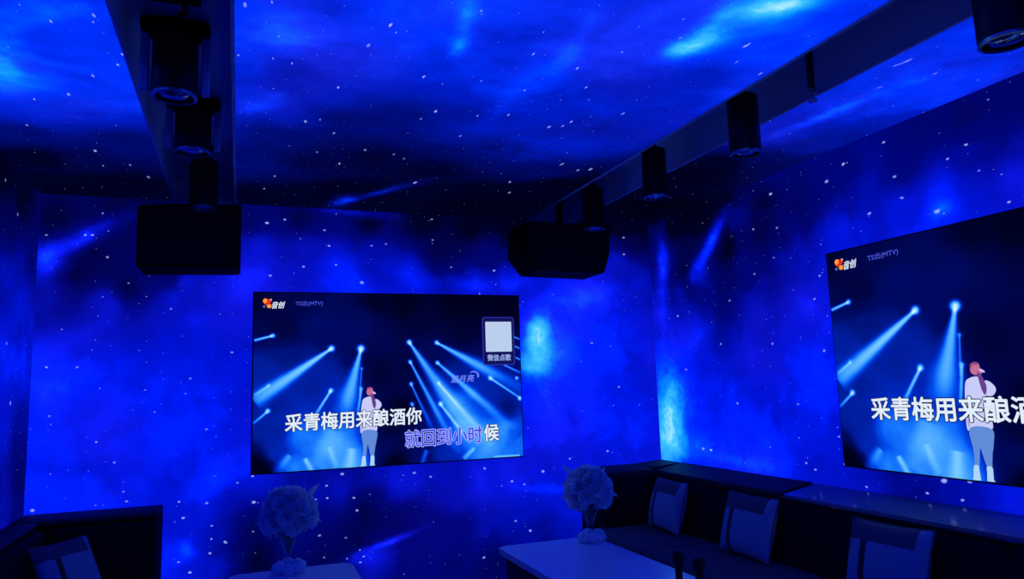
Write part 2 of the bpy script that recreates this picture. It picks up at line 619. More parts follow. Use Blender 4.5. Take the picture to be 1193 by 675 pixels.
# ------------------------------------------------------------------ materials
class NT:
    """small wrapper round a node tree"""
    def __init__(s, name):
        s.m = bpy.data.materials.new(name); s.m.use_nodes = True
        s.t = s.m.node_tree; s.t.nodes.clear(); s.L = s.t.links
    def n(s, typ, **kw):
        nd = s.t.nodes.new(typ)
        for k, v in kw.items(): setattr(nd, k, v)
        return nd
    def put(s, sock, v):
        if hasattr(v, 'is_output'): s.L.new(v, sock)
        elif v is not None: sock.default_value = v
    def math(s, op, a, b=None, c=None, clamp=False):
        nd = s.n('ShaderNodeMath', operation=op, use_clamp=clamp)
        for i, v in enumerate((a, b, c)): s.put(nd.inputs[i], v)
        return nd.outputs[0]
    def vec(s, op, a, b=None, out=0):
        nd = s.n('ShaderNodeVectorMath', operation=op)
        s.put(nd.inputs[0], a)
        if b is not None: s.put(nd.inputs[1], b)
        return nd.outputs[out]
    def dist(s, a, b): return s.vec('DISTANCE', a, b, 1)
    def noise(s, v, scale, detail=4, rough=.55, out=0, dist=0.0):
        nd = s.n('ShaderNodeTexNoise')
        s.put(nd.inputs['Vector'], v); nd.inputs['Scale'].default_value = scale
        nd.inputs['Detail'].default_value = detail; nd.inputs['Roughness'].default_value = rough
        nd.inputs['Distortion'].default_value = dist
        return nd.outputs[out]

RAMP = [(0, (0, 0, .002)), (.2, (0, .0004, .022)), (.5, (0, .0015, .20)), (.8, (.0, .007, .72)), (1.0, (.0, .018, 1.4)),
        (1.2, (.0, .06, 1.7)), (1.5, (.002, .26, 1.8)), (2.0, (.05, .58, 1.6)), (2.5, (.5, .9, 1.3))]
VRAMP = [(0, (0, 0, .003)), (.2, (0, .0005, .018)), (.5, (0, .003, .13)), (.8, (0, .02, .5)), (1.0, (.0, .07, .85)), (1.2, (.008, .19, 1)),
         (1.5, (.06, .38, 1)), (2.0, (.2, .6, 1)), (2.5, (.6, .9, 1))]
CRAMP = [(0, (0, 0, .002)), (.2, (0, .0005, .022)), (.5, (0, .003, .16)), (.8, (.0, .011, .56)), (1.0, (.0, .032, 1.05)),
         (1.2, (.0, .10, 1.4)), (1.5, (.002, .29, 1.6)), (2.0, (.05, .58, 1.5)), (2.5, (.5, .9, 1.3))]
def ramp(t, fac, RAMP=RAMP):
    r = t.n('ShaderNodeValToRGB'); e = r.color_ramp.elements
    while len(e) > 1: e.remove(e[-1])
    e[0].position = 0; e[0].color = (*RAMP[0][1], 1)
    for p, c in RAMP[1:]:
        q = e.new(p/2.5); q.color = (*c, 1)
    t.put(r.inputs[0], t.math('MULTIPLY', fac, .4))
    return r.outputs[0]
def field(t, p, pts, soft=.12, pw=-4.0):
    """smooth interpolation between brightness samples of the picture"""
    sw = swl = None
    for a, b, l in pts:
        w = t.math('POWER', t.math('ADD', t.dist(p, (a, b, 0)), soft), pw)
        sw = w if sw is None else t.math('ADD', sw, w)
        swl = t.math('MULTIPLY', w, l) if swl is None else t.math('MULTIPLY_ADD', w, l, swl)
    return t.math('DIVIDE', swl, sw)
def plane_coords(t, axes):
    tc = t.n('ShaderNodeTexCoord'); sp = t.n('ShaderNodeSeparateXYZ'); t.L.new(tc.outputs['Object'], sp.inputs[0])
    cb = t.n('ShaderNodeCombineXYZ')
    for i, ax in enumerate(axes): t.L.new(sp.outputs[ax], cb.inputs[i])
    return cb.outputs[0]
def starry(name, key, axes, base=None, extra_seed=0.0, stretch=(1, 1)):
    """a wall that shows the starry picture: blue clouds, wisps and stars"""
    t = NT(name)
    p = plane_coords(t, axes)
    ps = t.vec('ADD', p, (extra_seed, extra_seed*1.7, extra_seed*.3))
    wn = t.vec('SUBTRACT', t.noise(ps, 2.6, 4, .6, 1), (.5, .5, .5))
    wn = t.vec('MULTIPLY', wn, (.22, .22, 0))
    pw = t.vec('ADD', p, wn)
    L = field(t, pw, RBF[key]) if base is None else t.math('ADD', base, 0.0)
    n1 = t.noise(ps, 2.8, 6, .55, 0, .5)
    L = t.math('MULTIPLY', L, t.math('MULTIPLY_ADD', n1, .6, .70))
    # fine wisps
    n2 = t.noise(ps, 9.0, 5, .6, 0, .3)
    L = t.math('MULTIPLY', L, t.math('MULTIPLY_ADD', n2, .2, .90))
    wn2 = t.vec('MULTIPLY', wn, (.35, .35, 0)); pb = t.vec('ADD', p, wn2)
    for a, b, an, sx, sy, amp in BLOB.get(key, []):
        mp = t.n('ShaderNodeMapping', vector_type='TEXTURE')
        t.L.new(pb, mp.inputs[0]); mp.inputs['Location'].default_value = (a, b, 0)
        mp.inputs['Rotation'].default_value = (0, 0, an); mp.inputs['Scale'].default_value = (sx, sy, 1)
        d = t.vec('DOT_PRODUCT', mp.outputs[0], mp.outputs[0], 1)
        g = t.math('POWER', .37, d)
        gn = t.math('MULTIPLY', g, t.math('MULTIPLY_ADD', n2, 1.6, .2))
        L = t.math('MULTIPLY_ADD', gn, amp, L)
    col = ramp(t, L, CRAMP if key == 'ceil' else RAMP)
    # violet cast in slow patches
    v = t.math('MULTIPLY', t.math('SUBTRACT', t.noise(ps, 1.3, 2, .5), .46, clamp=True), .035)
    vm = t.n('ShaderNodeCombineXYZ'); t.L.new(t.math('MULTIPLY', v, t.math('POWER', t.math('MINIMUM', L, 1.0), 3.0)), vm.inputs[0])
    col = t.vec('ADD', col, vm.outputs[0])
    # the stars one can make out singly
    S = None
    pst = t.vec('MULTIPLY', pb, (1/stretch[0], 1/stretch[1], 1))
    for a, b, r, amp in STAR.get(key, []):
        k = t.math('MULTIPLY_ADD', t.dist(pst, (a/stretch[0], b/stretch[1], 0)), -1.5*amp/(r*.5), 1.5*amp, True)
        S = k if S is None else t.math('MAXIMUM', S, k)
    # star dust
    for scl, rad, thr, gain in ((6.0, .027, .62, .5), (14.0, .042, .74, .3)):
        mp = t.n('ShaderNodeMapping'); t.L.new(ps, mp.inputs[0])
        mp.inputs['Scale'].default_value = (1/stretch[0], 1/stretch[1], 1)
        vo = t.n('ShaderNodeTexVoronoi', feature='F1', voronoi_dimensions='2D')
        t.L.new(mp.outputs[0], vo.inputs['Vector']); vo.inputs['Scale'].default_value = scl
        sp = t.n('ShaderNodeSeparateXYZ'); t.L.new(vo.outputs['Color'], sp.inputs[0])
        on = t.math('MULTIPLY', t.math('SUBTRACT', sp.outputs[0], thr, clamp=True), gain/(1-thr)*1.6)
        k = t.math('MULTIPLY', t.math('MULTIPLY_ADD', vo.outputs['Distance'], -1/rad, 1.0, True), on)
        S = k if S is None else t.math('MAXIMUM', S, k)
    sc_ = t.n('ShaderNodeVectorMath', operation='SCALE'); sc_.inputs[0].default_value = (.42, .5, 1.0)
    t.L.new(S, sc_.inputs['Scale'])
    col = t.vec('ADD', col, sc_.outputs[0])
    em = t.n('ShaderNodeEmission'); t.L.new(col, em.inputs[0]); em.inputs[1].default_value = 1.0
    out = t.n('ShaderNodeOutputMaterial'); t.L.new(em.outputs[0], out.inputs[0])
    return t.m
def video_material():
    """the concert picture: haze, beams of stage light and lamp heads, in metres from the lower left corner"""
    t = NT('concert_picture')
    p = plane_coords(t, (0, 2))
    L = field(t, p, RBF['scr'], .05, -4.0)
    L = t.math('MULTIPLY', L, t.math('MULTIPLY_ADD', t.noise(p, 7, 3), .4, .95))
    for hx, hy, dx, dy, ln, w0, w1, amp, g in BEAM:
        q = t.vec('SUBTRACT', p, (hx, hy, 0))
        al = t.vec('DOT_PRODUCT', q, (dx, dy, 0), 1); ac = t.vec('DOT_PRODUCT', q, (-dy, dx, 0), 1)
        fr = t.math('DIVIDE', al, ln, clamp=True)
        hw = t.math('MULTIPLY_ADD', fr, w1-w0, w0)
        e = t.math('DIVIDE', ac, hw)
        gs = t.math('POWER', .33, t.math('MULTIPLY', e, e))
        fade = t.math('MULTIPLY', t.math('POWER', t.math('SUBTRACT', 1.0, fr), g), t.math('MULTIPLY', al, 120, clamp=True))
        L = t.math('MULTIPLY_ADD', t.math('MULTIPLY', gs, fade), amp, L)
    for x, y, r, amp in DOTS:
        e = t.math('DIVIDE', t.dist(p, (x, y, 0)), r)
        L = t.math('MULTIPLY_ADD', t.math('POWER', .35, t.math('MULTIPLY', e, e)), amp, L)
    col = ramp(t, L, VRAMP)
    em = t.n('ShaderNodeEmission'); t.L.new(col, em.inputs[0])
    out = t.n('ShaderNodeOutputMaterial'); t.L.new(em.outputs[0], out.inputs[0])
    return t.m
def emit(name, c, k=1.0):
    t = NT(name); em = t.n('ShaderNodeEmission'); em.inputs[0].default_value = (*c, 1); em.inputs[1].default_value = k
    out = t.n('ShaderNodeOutputMaterial'); t.L.new(em.outputs[0], out.inputs[0]); return t.m
def pbr(name, c, rough=.5, metal=0, spec=.5, trans=0, ior=1.45, nscale=0, namp=0, bump=0, sheen=0):
    t = NT(name); b = t.n('ShaderNodeBsdfPrincipled')
    b.inputs['Base Color'].default_value = (*c, 1); b.inputs['Roughness'].default_value = rough
    b.inputs['Metallic'].default_value = metal; b.inputs['Specular IOR Level'].default_value = spec
    b.inputs['Transmission Weight'].default_value = trans; b.inputs['IOR'].default_value = ior
    b.inputs['Sheen Weight'].default_value = sheen
    if nscale:
        tc = t.n('ShaderNodeTexCoord'); nz = t.noise(tc.outputs['Object'], nscale, 5)
        if namp:
            mx = t.n('ShaderNodeMix', data_type='RGBA')
            mx.inputs[6].default_value = (*[q*(1-namp) for q in c], 1); mx.inputs[7].default_value = (*[min(1, q*(1+namp)) for q in c], 1)
            t.L.new(nz, mx.inputs[0]); t.L.new(mx.outputs[2], b.inputs['Base Color'])
        if bump:
            bp = t.n('ShaderNodeBump'); bp.inputs['Strength'].default_value = bump; bp.inputs['Distance'].default_value = .01
            t.L.new(nz, bp.inputs['Height']); t.L.new(bp.outputs[0], b.inputs['Normal'])
    out = t.n('ShaderNodeOutputMaterial'); t.L.new(b.outputs[0], out.inputs[0])
    return t.m

M_back = starry('starry_back', 'back', (0, 2), extra_seed=3.1, stretch=(1.3, .9))
M_right = starry('starry_right', 'right', (1, 2), extra_seed=7.7, stretch=(1.5, .9))
M_left = starry('starry_left', 'left', (1, 2), extra_seed=12.4)
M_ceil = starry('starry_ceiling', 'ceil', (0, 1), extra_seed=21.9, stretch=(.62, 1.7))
M_front = starry('starry_front', 'none', (0, 2), base=.6, extra_seed=31.0)
M_video = video_material()
M_floor = pbr('dark_stone', (.012, .012, .016), .25, nscale=6, namp=.5)
M_trough = pbr('track_paint', (.62, .62, .64), .5, nscale=20, namp=.12)
M_black = pbr('black_lacquer', (.006, .006, .007), .38, spec=.25)
M_matte = pbr('black_cloth', (.004, .004, .005), .9, spec=.08, nscale=300, bump=.2)
M_leather = pbr('black_leather', (.03, .032, .04), .6, spec=.12, nscale=60, namp=.3, bump=.15)
M_back_face = pbr('sofa_cloth_shaded', (.012, .012, .016), .8, spec=.06, nscale=90, namp=.4, bump=.15)  # sofa upholstery with the shade on its upright faces put into the colour
M_seat = pbr('sofa_cloth_lit', (.10, .10, .11), .85, spec=.1, nscale=120, namp=.25, bump=.1)  # same upholstery, painted lighter where ceiling light falls on the seats
M_ledge = pbr('glossy_ledge', (.20, .20, .23), .16, spec=.9, nscale=3, namp=.3)
M_chrome = pbr('polished_metal', (.7, .7, .72), .15, metal=1)
M_steel = pbr('grey_metal', (.3, .3, .32), .28, metal=.9)
M_lens = pbr('lens_glass', (.25, .27, .35), .04, spec=1.0, metal=.6)
M_marble = pbr('white_stone', (.88, .9, .92), .3, spec=.5, nscale=4, namp=.06)
M_cab = pbr('dark_wood', (.02, .02, .024), .5, spec=.25, nscale=25, namp=.3)
M_light = pbr('pale_cloth', (.40, .42, .5), .85, spec=.1, nscale=200, bump=.1)
M_mid = pbr('slate_cloth', (.14, .13, .15), .85, spec=.1, nscale=200, bump=.1)
M_stripe = pbr('dark_stripe_cloth', (.05, .05, .06), .85, spec=.1, nscale=200, bump=.1)
def petal(name, c, tr):
    t = NT(name); tc = t.n('ShaderNodeTexCoord'); nz = t.noise(tc.outputs['Object'], 40, 4)
    mx = t.n('ShaderNodeMix', data_type='RGBA'); mx.inputs[6].default_value = (*[q*.9 for q in c], 1); mx.inputs[7].default_value = (*c, 1); t.L.new(nz, mx.inputs[0])
    d = t.n('ShaderNodeBsdfDiffuse'); tl = t.n('ShaderNodeBsdfTranslucent'); ms = t.n('ShaderNodeMixShader'); ms.inputs[0].default_value = tr
    t.L.new(mx.outputs[2], d.inputs[0]); t.L.new(mx.outputs[2], tl.inputs[0]); t.L.new(d.outputs[0], ms.inputs[1]); t.L.new(tl.outputs[0], ms.inputs[2])
    out = t.n('ShaderNodeOutputMaterial'); t.L.new(ms.outputs[0], out.inputs[0]); return t.m
M_petal = petal('white_petal', (.92, .94, .96), .5)
M_foot = petal('white_lobes', (.9, .92, .95), .1)
M_leaf = petal('pale_leaf', (.75, .85, .8), .45)
M_stem = pbr('dark_stem', (.02, .03, .02), .6, nscale=40, namp=.3)
M_grille = pbr('dark_grille', (.012, .012, .014), .55, spec=.2, nscale=400, bump=.4)

def thin_glass():
    t = NT('clear_glass'); tr = t.n('ShaderNodeBsdfTransparent'); tr.inputs[0].default_value = (.86, .9, .95, 1)
    gl = t.n('ShaderNodeBsdfGlossy'); gl.inputs['Roughness'].default_value = .08
    fr = t.n('ShaderNodeLayerWeight'); fr.inputs[0].default_value = .35
    mx = t.n('ShaderNodeMixShader'); t.L.new(t.math('MULTIPLY', fr.outputs['Facing'], .55), mx.inputs[0])
    t.L.new(tr.outputs[0], mx.inputs[1]); t.L.new(gl.outputs[0], mx.inputs[2])
    out = t.n('ShaderNodeOutputMaterial'); t.L.new(mx.outputs[0], out.inputs[0]); return t.m
M_glass = thin_glass()

# ------------------------------------------------------------------ the setting
TR = [(-.375, -.041), (1.92, 2.25)]          # the two recessed tracks in the ceiling
def structure(name, bm, m):
    o = finish(name, bm, m); o['kind'] = 'structure'; return o
b = bmesh.new(); box(b, XL-.1, XR+.1, YB, YB+.1, 0, ZC+.06); structure('wall_back', b, M_back)
b = bmesh.new(); box(b, XR, XR+.1, YF, YB, 0, ZC+.3); structure('wall_right', b, M_right)
b = bmesh.new(); box(b, XL-.1, XL, YF, YB, 0, ZC+.3); structure('wall_left', b, M_left)
b = bmesh.new(); box(b, XL-.1, XR+.1, YF-.1, YF, 0, ZC+.3); structure('wall_front', b, M_front)
b = bmesh.new(); box(b, XL-.1, XR+.1, YF-.1, YB+.1, -.1, 0); structure('floor', b, M_floor)
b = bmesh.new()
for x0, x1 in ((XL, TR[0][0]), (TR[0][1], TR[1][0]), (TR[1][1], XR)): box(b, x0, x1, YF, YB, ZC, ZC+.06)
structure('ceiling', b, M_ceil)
TD = .15
for i, (x0, x1) in enumerate(TR):
    b = bmesh.new()
    e = .001
    box(b, x0-.01, x1+.01, YF, YB, ZC+TD, ZC+TD+.02)
    box(b, x0-.012, x0+e, YF, YB, ZC-.004, ZC+TD); box(b, x1-e, x1+.012, YF, YB, ZC-.004, ZC+TD)
    box(b, x0-.012, x1+.012, YB-.003, YB+.012, ZC-.004, ZC+TD); box(b, x0-.012, x1+.012, YF-.012, YF+.003, ZC-.004, ZC+TD)
    structure('trim_%d' % (i+1), b, M_trough)

# ------------------------------------------------------------------ screens
def text_bm(body, height, shear=0.0, fat=0.0, spacing=1.0):
    c = bpy.data.curves.new('t', 'FONT'); c.body = body; c.size = 1; c.shear = shear; c.offset = fat; c.space_character = spacing
    c.resolution_u = 3
    o = bpy.data.objects.new('t', c); COL.objects.link(o)
    bpy.context.view_layer.update()
    me = bpy.data.meshes.new_from_object(o.evaluated_get(bpy.context.evaluated_depsgraph_get()))
    bpy.data.objects.remove(o); bpy.data.curves.remove(c)
    return me
def text_part(name, body, x0, x1, z0, z1, y, mat, parent, slope=0.0, shear=0.0, fat=0.0, spacing=1.0, ref=None):
    """lettering fitted into a box of the picture plane (x, z)"""
    me = text_bm(body, 1, shear, 0, spacing)
    xs = [v.co.x for v in me.vertices]; ys = [v.co.y for v in me.vertices]
    ax, bx, ay, by = min(xs), max(xs), min(ys), max(ys)
    bm = bmesh.new()
    offs = [(0, 0)]+([(fat*math.cos(k*PI/4), fat*math.sin(k*PI/4)) for k in range(8)] if fat else [])
    for k, (ox, oz) in enumerate(offs):
        n0 = len(bm.verts); bm.from_mesh(me); bm.verts.ensure_lookup_table()
        for v in bm.verts[n0:]:
            x = x0+(v.co.x-ax)/(bx-ax)*(x1-x0)
            z = z0+(v.co.y-ay)/(by-ay)*(z1-z0)+slope*(x-x0)
            em = (z1-z0)
            v.co = (x+ox*em, y-.00002*k, z+oz*em)
    bm.to_mesh(me); bm.free()
    me.name = name; me.materials.clear(); me.materials.append(mat)
    o = bpy.data.objects.new(name, me); return link(o, parent)
def flat(name, polys, y, mats, parent):
    """flat shapes of the picture: polys = [(material index, [(x, z)...], dy)]"""
    b = bmesh.new()
    for mi, pts, dy in polys:
        f = b.faces.new([b.verts.new((px, y-dy, pz)) for px, pz in pts]); f.material_index = mi
    bmesh.ops.triangulate(b, faces=b.faces)
    me = bpy.data.meshes.new(name); b.to_mesh(me); b.free()
    for m in mats: me.materials.append(m)
    return link(bpy.data.objects.new(name, me), parent)
def oval(cx, cz, rx, rz, n=20, a=0): 
    return [(cx+rx*math.cos(2*PI*i/n)*math.cos(a)-rz*math.sin(2*PI*i/n)*math.sin(a), cz+rx*math.cos(2*PI*i/n)*math.sin(a)+rz*math.sin(2*PI*i/n)*math.cos(a)) for i in range(n)]
def spline(pts, k=5):
    out = []; n = len(pts)
    for i in range(n):
        p0, p1, p2, p3 = [Vector((*pts[(i+j) % n], 0)) for j in (-1, 0, 1, 2)]
        for s in range(k):
            u = s/k
            q = .5*((2*p1)+(-p0+p2)*u+(2*p0-5*p1+4*p2-p3)*u*u+(-p0+3*p1-3*p2+p3)*u**3)
            out.append((q.x, q.y))
    return out

E_white = emit('picture_white', (.75, .85, 1)); E_ink = emit('picture_ink', (0, .0005, .02)); E_blue = emit('picture_blue', (.02, .03, .75))
E_lilac = emit('picture_lilac', (.36, .42, 1)); E_dim = emit('picture_dim_text', (.06, .09, .75)); E_mark = emit('picture_watermark', (.17, .26, 1))
E_red = emit('picture_red', (.75, .03, .01)); E_orange = emit('picture_orange', (1, .32, .05)); E_pale = emit('picture_pale_blue', (.1, .15, .8))
E_shirt = emit('picture_shirt', (.58, .6, .95)); E_skin = emit('picture_skin', (.55, .16, .32)); E_hair = emit('picture_hair', (.30, .07, .2))
E_trous = emit('picture_trousers', (.12, .26, .68)); E_shoe = emit('picture_shoes', (.42, .66, .9)); E_arm = emit('picture_arm', (.14, .05, .25))
E_panel = emit('picture_panel', (.005, .006, .1)); E_rim = emit('picture_rim', (.03, .03, .4)); E_card = emit('picture_card', (.5, .62, .85)); E_cap = emit('picture_caption', (.35, .45, .9))
E_fold = emit('picture_fold', (.34, .38, .8))

def make_screen():
    root = empty('video_screen', (.085, YB-.032, .88), 'wide screen centred on the back wall, showing the whole picture with both lyric lines', 'screen', 'screens playing the concert video')
    b = bmesh.new(); box(b, -.008, SW+.008, .002, .03, -.008, SH+.008, .003, 1); finish('screen_case', b, M_black, root)
    b = bmesh.new(); f = b.faces.new([b.verts.new(q) for q in ((0, 0, 0), (SW, 0, 0), (SW, 0, SH), (0, 0, SH))]); pic = finish('picture', b, M_video, root)
    y = -.0008
    # singer in the picture
    S = flat('singer_picture', [
        (1, spline([(.650, .405), (.640, .32), (.636, .22), (.65, .205), (.70, .21), (.738, .215), (.742, .25), (.735, .31), (.728, .35), (.724, .415), (.708, .428), (.69, .43), (.672, .425)]), 0),      # shirt
        (1, spline([(.722, .405), (.742, .412), (.765, .392), (.770, .372), (.756, .352), (.735, .350), (.718, .36)]), .0002),  # raised arm sleeve
        (6, spline([(.645, .33), (.653, .33), (.650, .23), (.642, .23)]), .0003),
        (3, spline([(.648, .215), (.737, .215), (.736, .15), (.727, .11), (.718, .045), (.702, .05), (.703, .12), (.690, .145), (.678, .12), (.668, .05), (.651, .045), (.654, .12)]), .0001),
        (4, spline([(.648, .06), (.668, .06), (.664, .012), (.672, .004), (.64, .003), (.643, .02)]), .0003),
        (4, spline([(.700, .06), (.722, .06), (.722, .012), (.728, .004), (.696, .004), (.699, .02)]), .0003),
        (2, spline([(.680, .445), (.676, .465), (.684, .482), (.700, .486), (.714, .480), (.716, .462), (.712, .446), (.698, .436)]), .0003),   # head
        (0, spline([(.676, .463), (.680, .484), (.698, .491), (.714, .485), (.706, .479), (.690, .479), (.682, .468)]), .0004),  # hair
        (5, spline([(.704, .448), (.716, .455), (.722, .43), (.735, .39), (.728, .355), (.716, .37), (.706, .42)]), .0005),     # forearm in shade
        (2, oval(.718, .452, .011, .010), .0006),        # hand
        (1, spline([(.716, .462), (.734, .452), (.732, .446), (.714, .455)]), .0007),   # microphone
    ], y, [E_hair, E_shirt, E_skin, E_trous, E_shoe, E_arm, E_fold], pic)
    S['label'] = 'singer in a white shirt holding a microphone on the screen'
    # lyrics
    for nm, body, x0, x1, z0, z1, sl in (('lyric_line', '采青梅用来酿酒你', .186, 1.027, .236, .341, .012),):
        text_part('lyric_outline', body, x0, x1, z0, z1, y-.0012, E_ink, pic, sl, fat=.06)
        t = text_part(nm, body, x0, x1, z0, z1, y-.0018, E_white, pic, sl, fat=.022)
        t['label'] = 'white lyric line across the middle of the picture'
    x0, x1, z0, z1 = .921, 1.551, .100, .207
    cw = (x1-x0)/6
    text_part('lyric_outline', '就回到小时', x0, x0+cw*5-.012, z0, z1, y-.0012, E_lilac, pic, .012, fat=.05)
    t = text_part('lyric_line', '就回到小时', x0, x0+cw*5-.012, z0, z1, y-.0018, E_blue, pic, .012, fat=.0)
    t['label'] = 'blue lyric line with pale outline at lower right'
    text_part('lyric_outline', '候', x0+cw*5+.004, x1, z0+.012, z1+.012, y-.0012, E_ink, pic, .012, fat=.06)
    t = text_part('lyric_line', '候', x0+cw*5+.004, x1, z0+.012, z1+.012, y-.0018, E_white, pic, .012, fat=.022)
    t['label'] = 'white last character of the lower lyric line'
    # maker's emblem and name, song title
    fl = []
    cx, cz = .075, 1.020
    fl += [(1, oval(cx-.012, cz+.013, .014, .015), 0), (0, spline([(cx-.027, cz+.006), (cx-.01, cz-.012), (cx+.012, cz-.006), (cx+.024, cz+.01), (cx+.018, cz+.022), (cx-.002, cz+.006), (cx-.018, cz-.002)]), .0003),
           (0, oval(cx+.008, cz+.013, .010, .012), .0002), (2, oval(cx-.019, cz-.022, .007, .007), 0), (1, oval(cx+.011, cz-.019, .014, .012), .0001), (3, oval(cx+.021, cz+.021, .005, .005), .0004)]
    flat('emblem', fl, y-.0008, [E_red, E_orange, E_pale, E_card], pic)
    text_part('brand_name', '音创', .103, .178, .986, 1.028, y-.001, E_white, pic, .04, shear=.25, fat=.02)
    text_part('song_title', 'TS出(MTV)', .242, .406, .998, 1.034, y-.001, E_dim, pic, .03, fat=.008)
    text_part('watermark', '蓝月亮', 1.228, 1.392, .502, .548, y-.001, E_mark, pic, .03, shear=.2, fat=.012)
    arc = [(1.388+.036*math.cos(a), .546+.030*math.sin(a)) for a in np.linspace(-.5, 2.3, 14)]
    arci = [(1.384+.031*math.cos(a), .545+.023*math.sin(a)) for a in np.linspace(2.3, -.5, 14)]
    flat('watermark_arc', [(0, arc+arci, 0)], y-.001, [E_mark], pic)
    # rounded panel with a white card and caption
    def rr(x0, x1, z0, z1, r):
        o = []
        for (cx, cz, a0) in ((x1-r, z1-r, 0), (x0+r, z1-r, PI/2), (x0+r, z0+r, PI), (x1-r, z0+r, 1.5*PI)):
            o += [(cx+r*math.cos(a0+k*PI/10), cz+r*math.sin(a0+k*PI/10)) for k in range(6)]
        return o
    flat('menu_panel', [(0, rr(1.455, 1.684, .612, .938, .02), 0), (1, rr(1.461, 1.678, .618, .932, .016), .0003), (2, rr(1.477, 1.664, .702, .906, .006), .0006)], y-.0008, [E_rim, E_panel, E_card], pic)
    text_part('menu_caption', '微信点歌', 1.487, 1.655, .641, .684, y-.002, E_cap, pic, 0, fat=.02)
    return root
scr1 = make_screen()
scr2 = copy_tree(scr1)
scr2.location = (XR-.032, 2.952, .902); scr2.rotation_euler = (0, 0, -PI/2); scr2.scale = (1.085, 1, .99)
scr2['label'] = 'wide screen on the right wall above the long sofa, cut off by the frame'

# ------------------------------------------------------------------ lamps and rods in the tracks
def spot(x, y, z, d, label, mount='strap', tall=True):
    """cylinder lamp hung from the track roof, its lens looking down; z = lower rim"""
    r = d/2; top = ZC+TD
    root = empty('track_spotlight', (x, y, top), label, 'spotlight', 'cylinder lamps in the ceiling tracks')
    h = top-z; hb = min(h-.06, .26)
    b = bmesh.new(); lathe(b, [(r*.55, -h+hb+.012), (r*.94, -h+hb), (r, -h+hb-.01), (r, -h+.012), (r*.97, -h), (r*.84, -h), (r*.80, -h+.03)], 40, cap=False)
    n0 = [v for v in b.verts if abs(v.co.z-(-h+hb+.012)) < 1e-5]; b.faces.new(n0)
    body = finish('body', b, M_black, root, 40)
    b = bmesh.new(); lathe(b, [(r*1.0, -h+.004), (r*1.0, -h-.004), (r*.86, -h-.006), (r*.84, -h+.004)], 40, cap=False); finish('rim', b, M_steel, body, 40)
    b = bmesh.new(); lathe(b, [(r*.83, -h+.02), (r*.7, -h+.006), (r*.45, -h-.003), (r*.02, -h-.007)], 36); finish('lens', b, M_lens, body, 60)
    b = bmesh.new()
    box(b, -.014, .014, -.014, .014, -h+hb, -.012, .003, 1)
    box(b, -r*.8, r*.8, -r*.45, r*.45, -.014, 0, .003, 1)
    if mount == 'yoke':
        box(b, -r*1.5, r*1.5, -r*.7, r*.7, -h+hb+.0, -h+hb+.05, .015, 2)
        for sx in (-1, 1):
            g = bmesh.new(); box(g, *sorted((sx*r*1.12, sx*r*1.5)), -.012, .012, -h+.01, -h+hb+.02, .004, 1); finish('yoke_arm', g, M_trough, root)
    finish('bracket', b, M_matte, root)
    return root
LX, RX = -.205, 2.085
spot(LX-.02, 2.70, 2.39, .15, 'large black spotlight in the left ceiling track, nearest the camera, with a bright lens rim', 'yoke')
spot(LX, 3.42, 2.42, .15, 'second black spotlight in the left ceiling track, between the near and the far one', 'yoke')
spot(LX+.02, 4.12, 2.335, .135, 'small far spotlight in the left ceiling track, just before the square speaker')
spot(RX, 1.385, 2.30, .15, 'black spotlight at the top right corner of the photo, with a curved glint')
spot(RX, 2.566, 2.335, .135, 'black spotlight in the right ceiling track, beside the thin rod')
spot(RX, 3.317, 2.33, .13, 'black spotlight in the right ceiling track, second before the speaker')
spot(RX, 4.05, 2.31, .135, 'far black spotlight in the right ceiling track, just before the chamfered speaker')
pw_ = empty('power_box', (LX, 2.2, ZC+TD), 'black power box in the left ceiling track at the top edge of the photo', 'power box')
b = bmesh.new(); box(b, -.075, .075, -.18, .22, -.085, 0, .012, 3); finish('housing', b, M_matte, pw_, 40)
b = bmesh.new(); tube(b, [(.02, .21, -.05), (.025, .27, -.075), (.01, .33, -.06), (0, .38, -.03)], .009, 8); finish('cable', b, M_matte, pw_, 60)
rod = empty('sprinkler', (RX, 2.15, ZC+TD), 'thin dark rod with a small knob hanging from the right ceiling track', 'sprinkler')
b = bmesh.new(); lathe(b, [(.03, 0), (.03, -.008), (.014, -.012), (.013, -.2), (.016, -.205)], 20); finish('pipe', b, M_black, rod, 40)
b = bmesh.new(); lathe(b, [(.016, -.205), (.019, -.215), (.019, -.228), (.01, -.235), (.008, -.245), (.018, -.25), (.018, -.256), (.004, -.258)], 20); finish('knob', b, M_steel, rod, 40)

# ------------------------------------------------------------------ speakers
def speaker(poly, y0, y1, zt, cx, label, name='loudspeaker', taper=1.0):
    root = empty(name, (cx, y0, zt), label, 'speaker', 'loudspeakers under the ceiling')
    b = bmesh.new()
    vs = prism(b, [(x-cx, z-zt) for x, z in poly], .012, y1-y0)
    mx = sum(x-cx for x, z in poly)/len(poly)
    for v in vs:
        if v.co.y > .1: v.co.x = mx+(v.co.x-mx)*taper
    bmesh.ops.bevel(b, geom=list(b.edges), offset=.008, segments=2, affect='EDGES')
    finish('cabinet', b, M_matte, root, 30)
    mz = sum(z-zt for x, z in poly)/len(poly)
    b = bmesh.new(); prism(b, [((x-cx-mx)*.95+mx, (z-zt-mz)*.93+mz) for x, z in poly], -.004, .016)
    bmesh.ops.bevel(b, geom=list(b.edges), offset=.004, segments=2, affect='EDGES')
    finish('grille', b, M_grille, root, 30)
    zz = max(z for x, z in poly)-zt
    b = bmesh.new(); box(b, mx-.12, mx+.12, .12, .18, zz-.005, zz+.01, .003, 1); box(b, mx-.02, mx+.02, .13, .17, zz+.008, ZC+TD-zt, .003, 1)
    finish('hanger', b, M_black, root)
    return root
speaker([(-.528, 2.052), (.002, 2.062), (.002, 2.425), (-.528, 2.392)], 4.335, 4.66, 2.40, -.26, 'black box speaker with square corners, at the end of the left ceiling track')
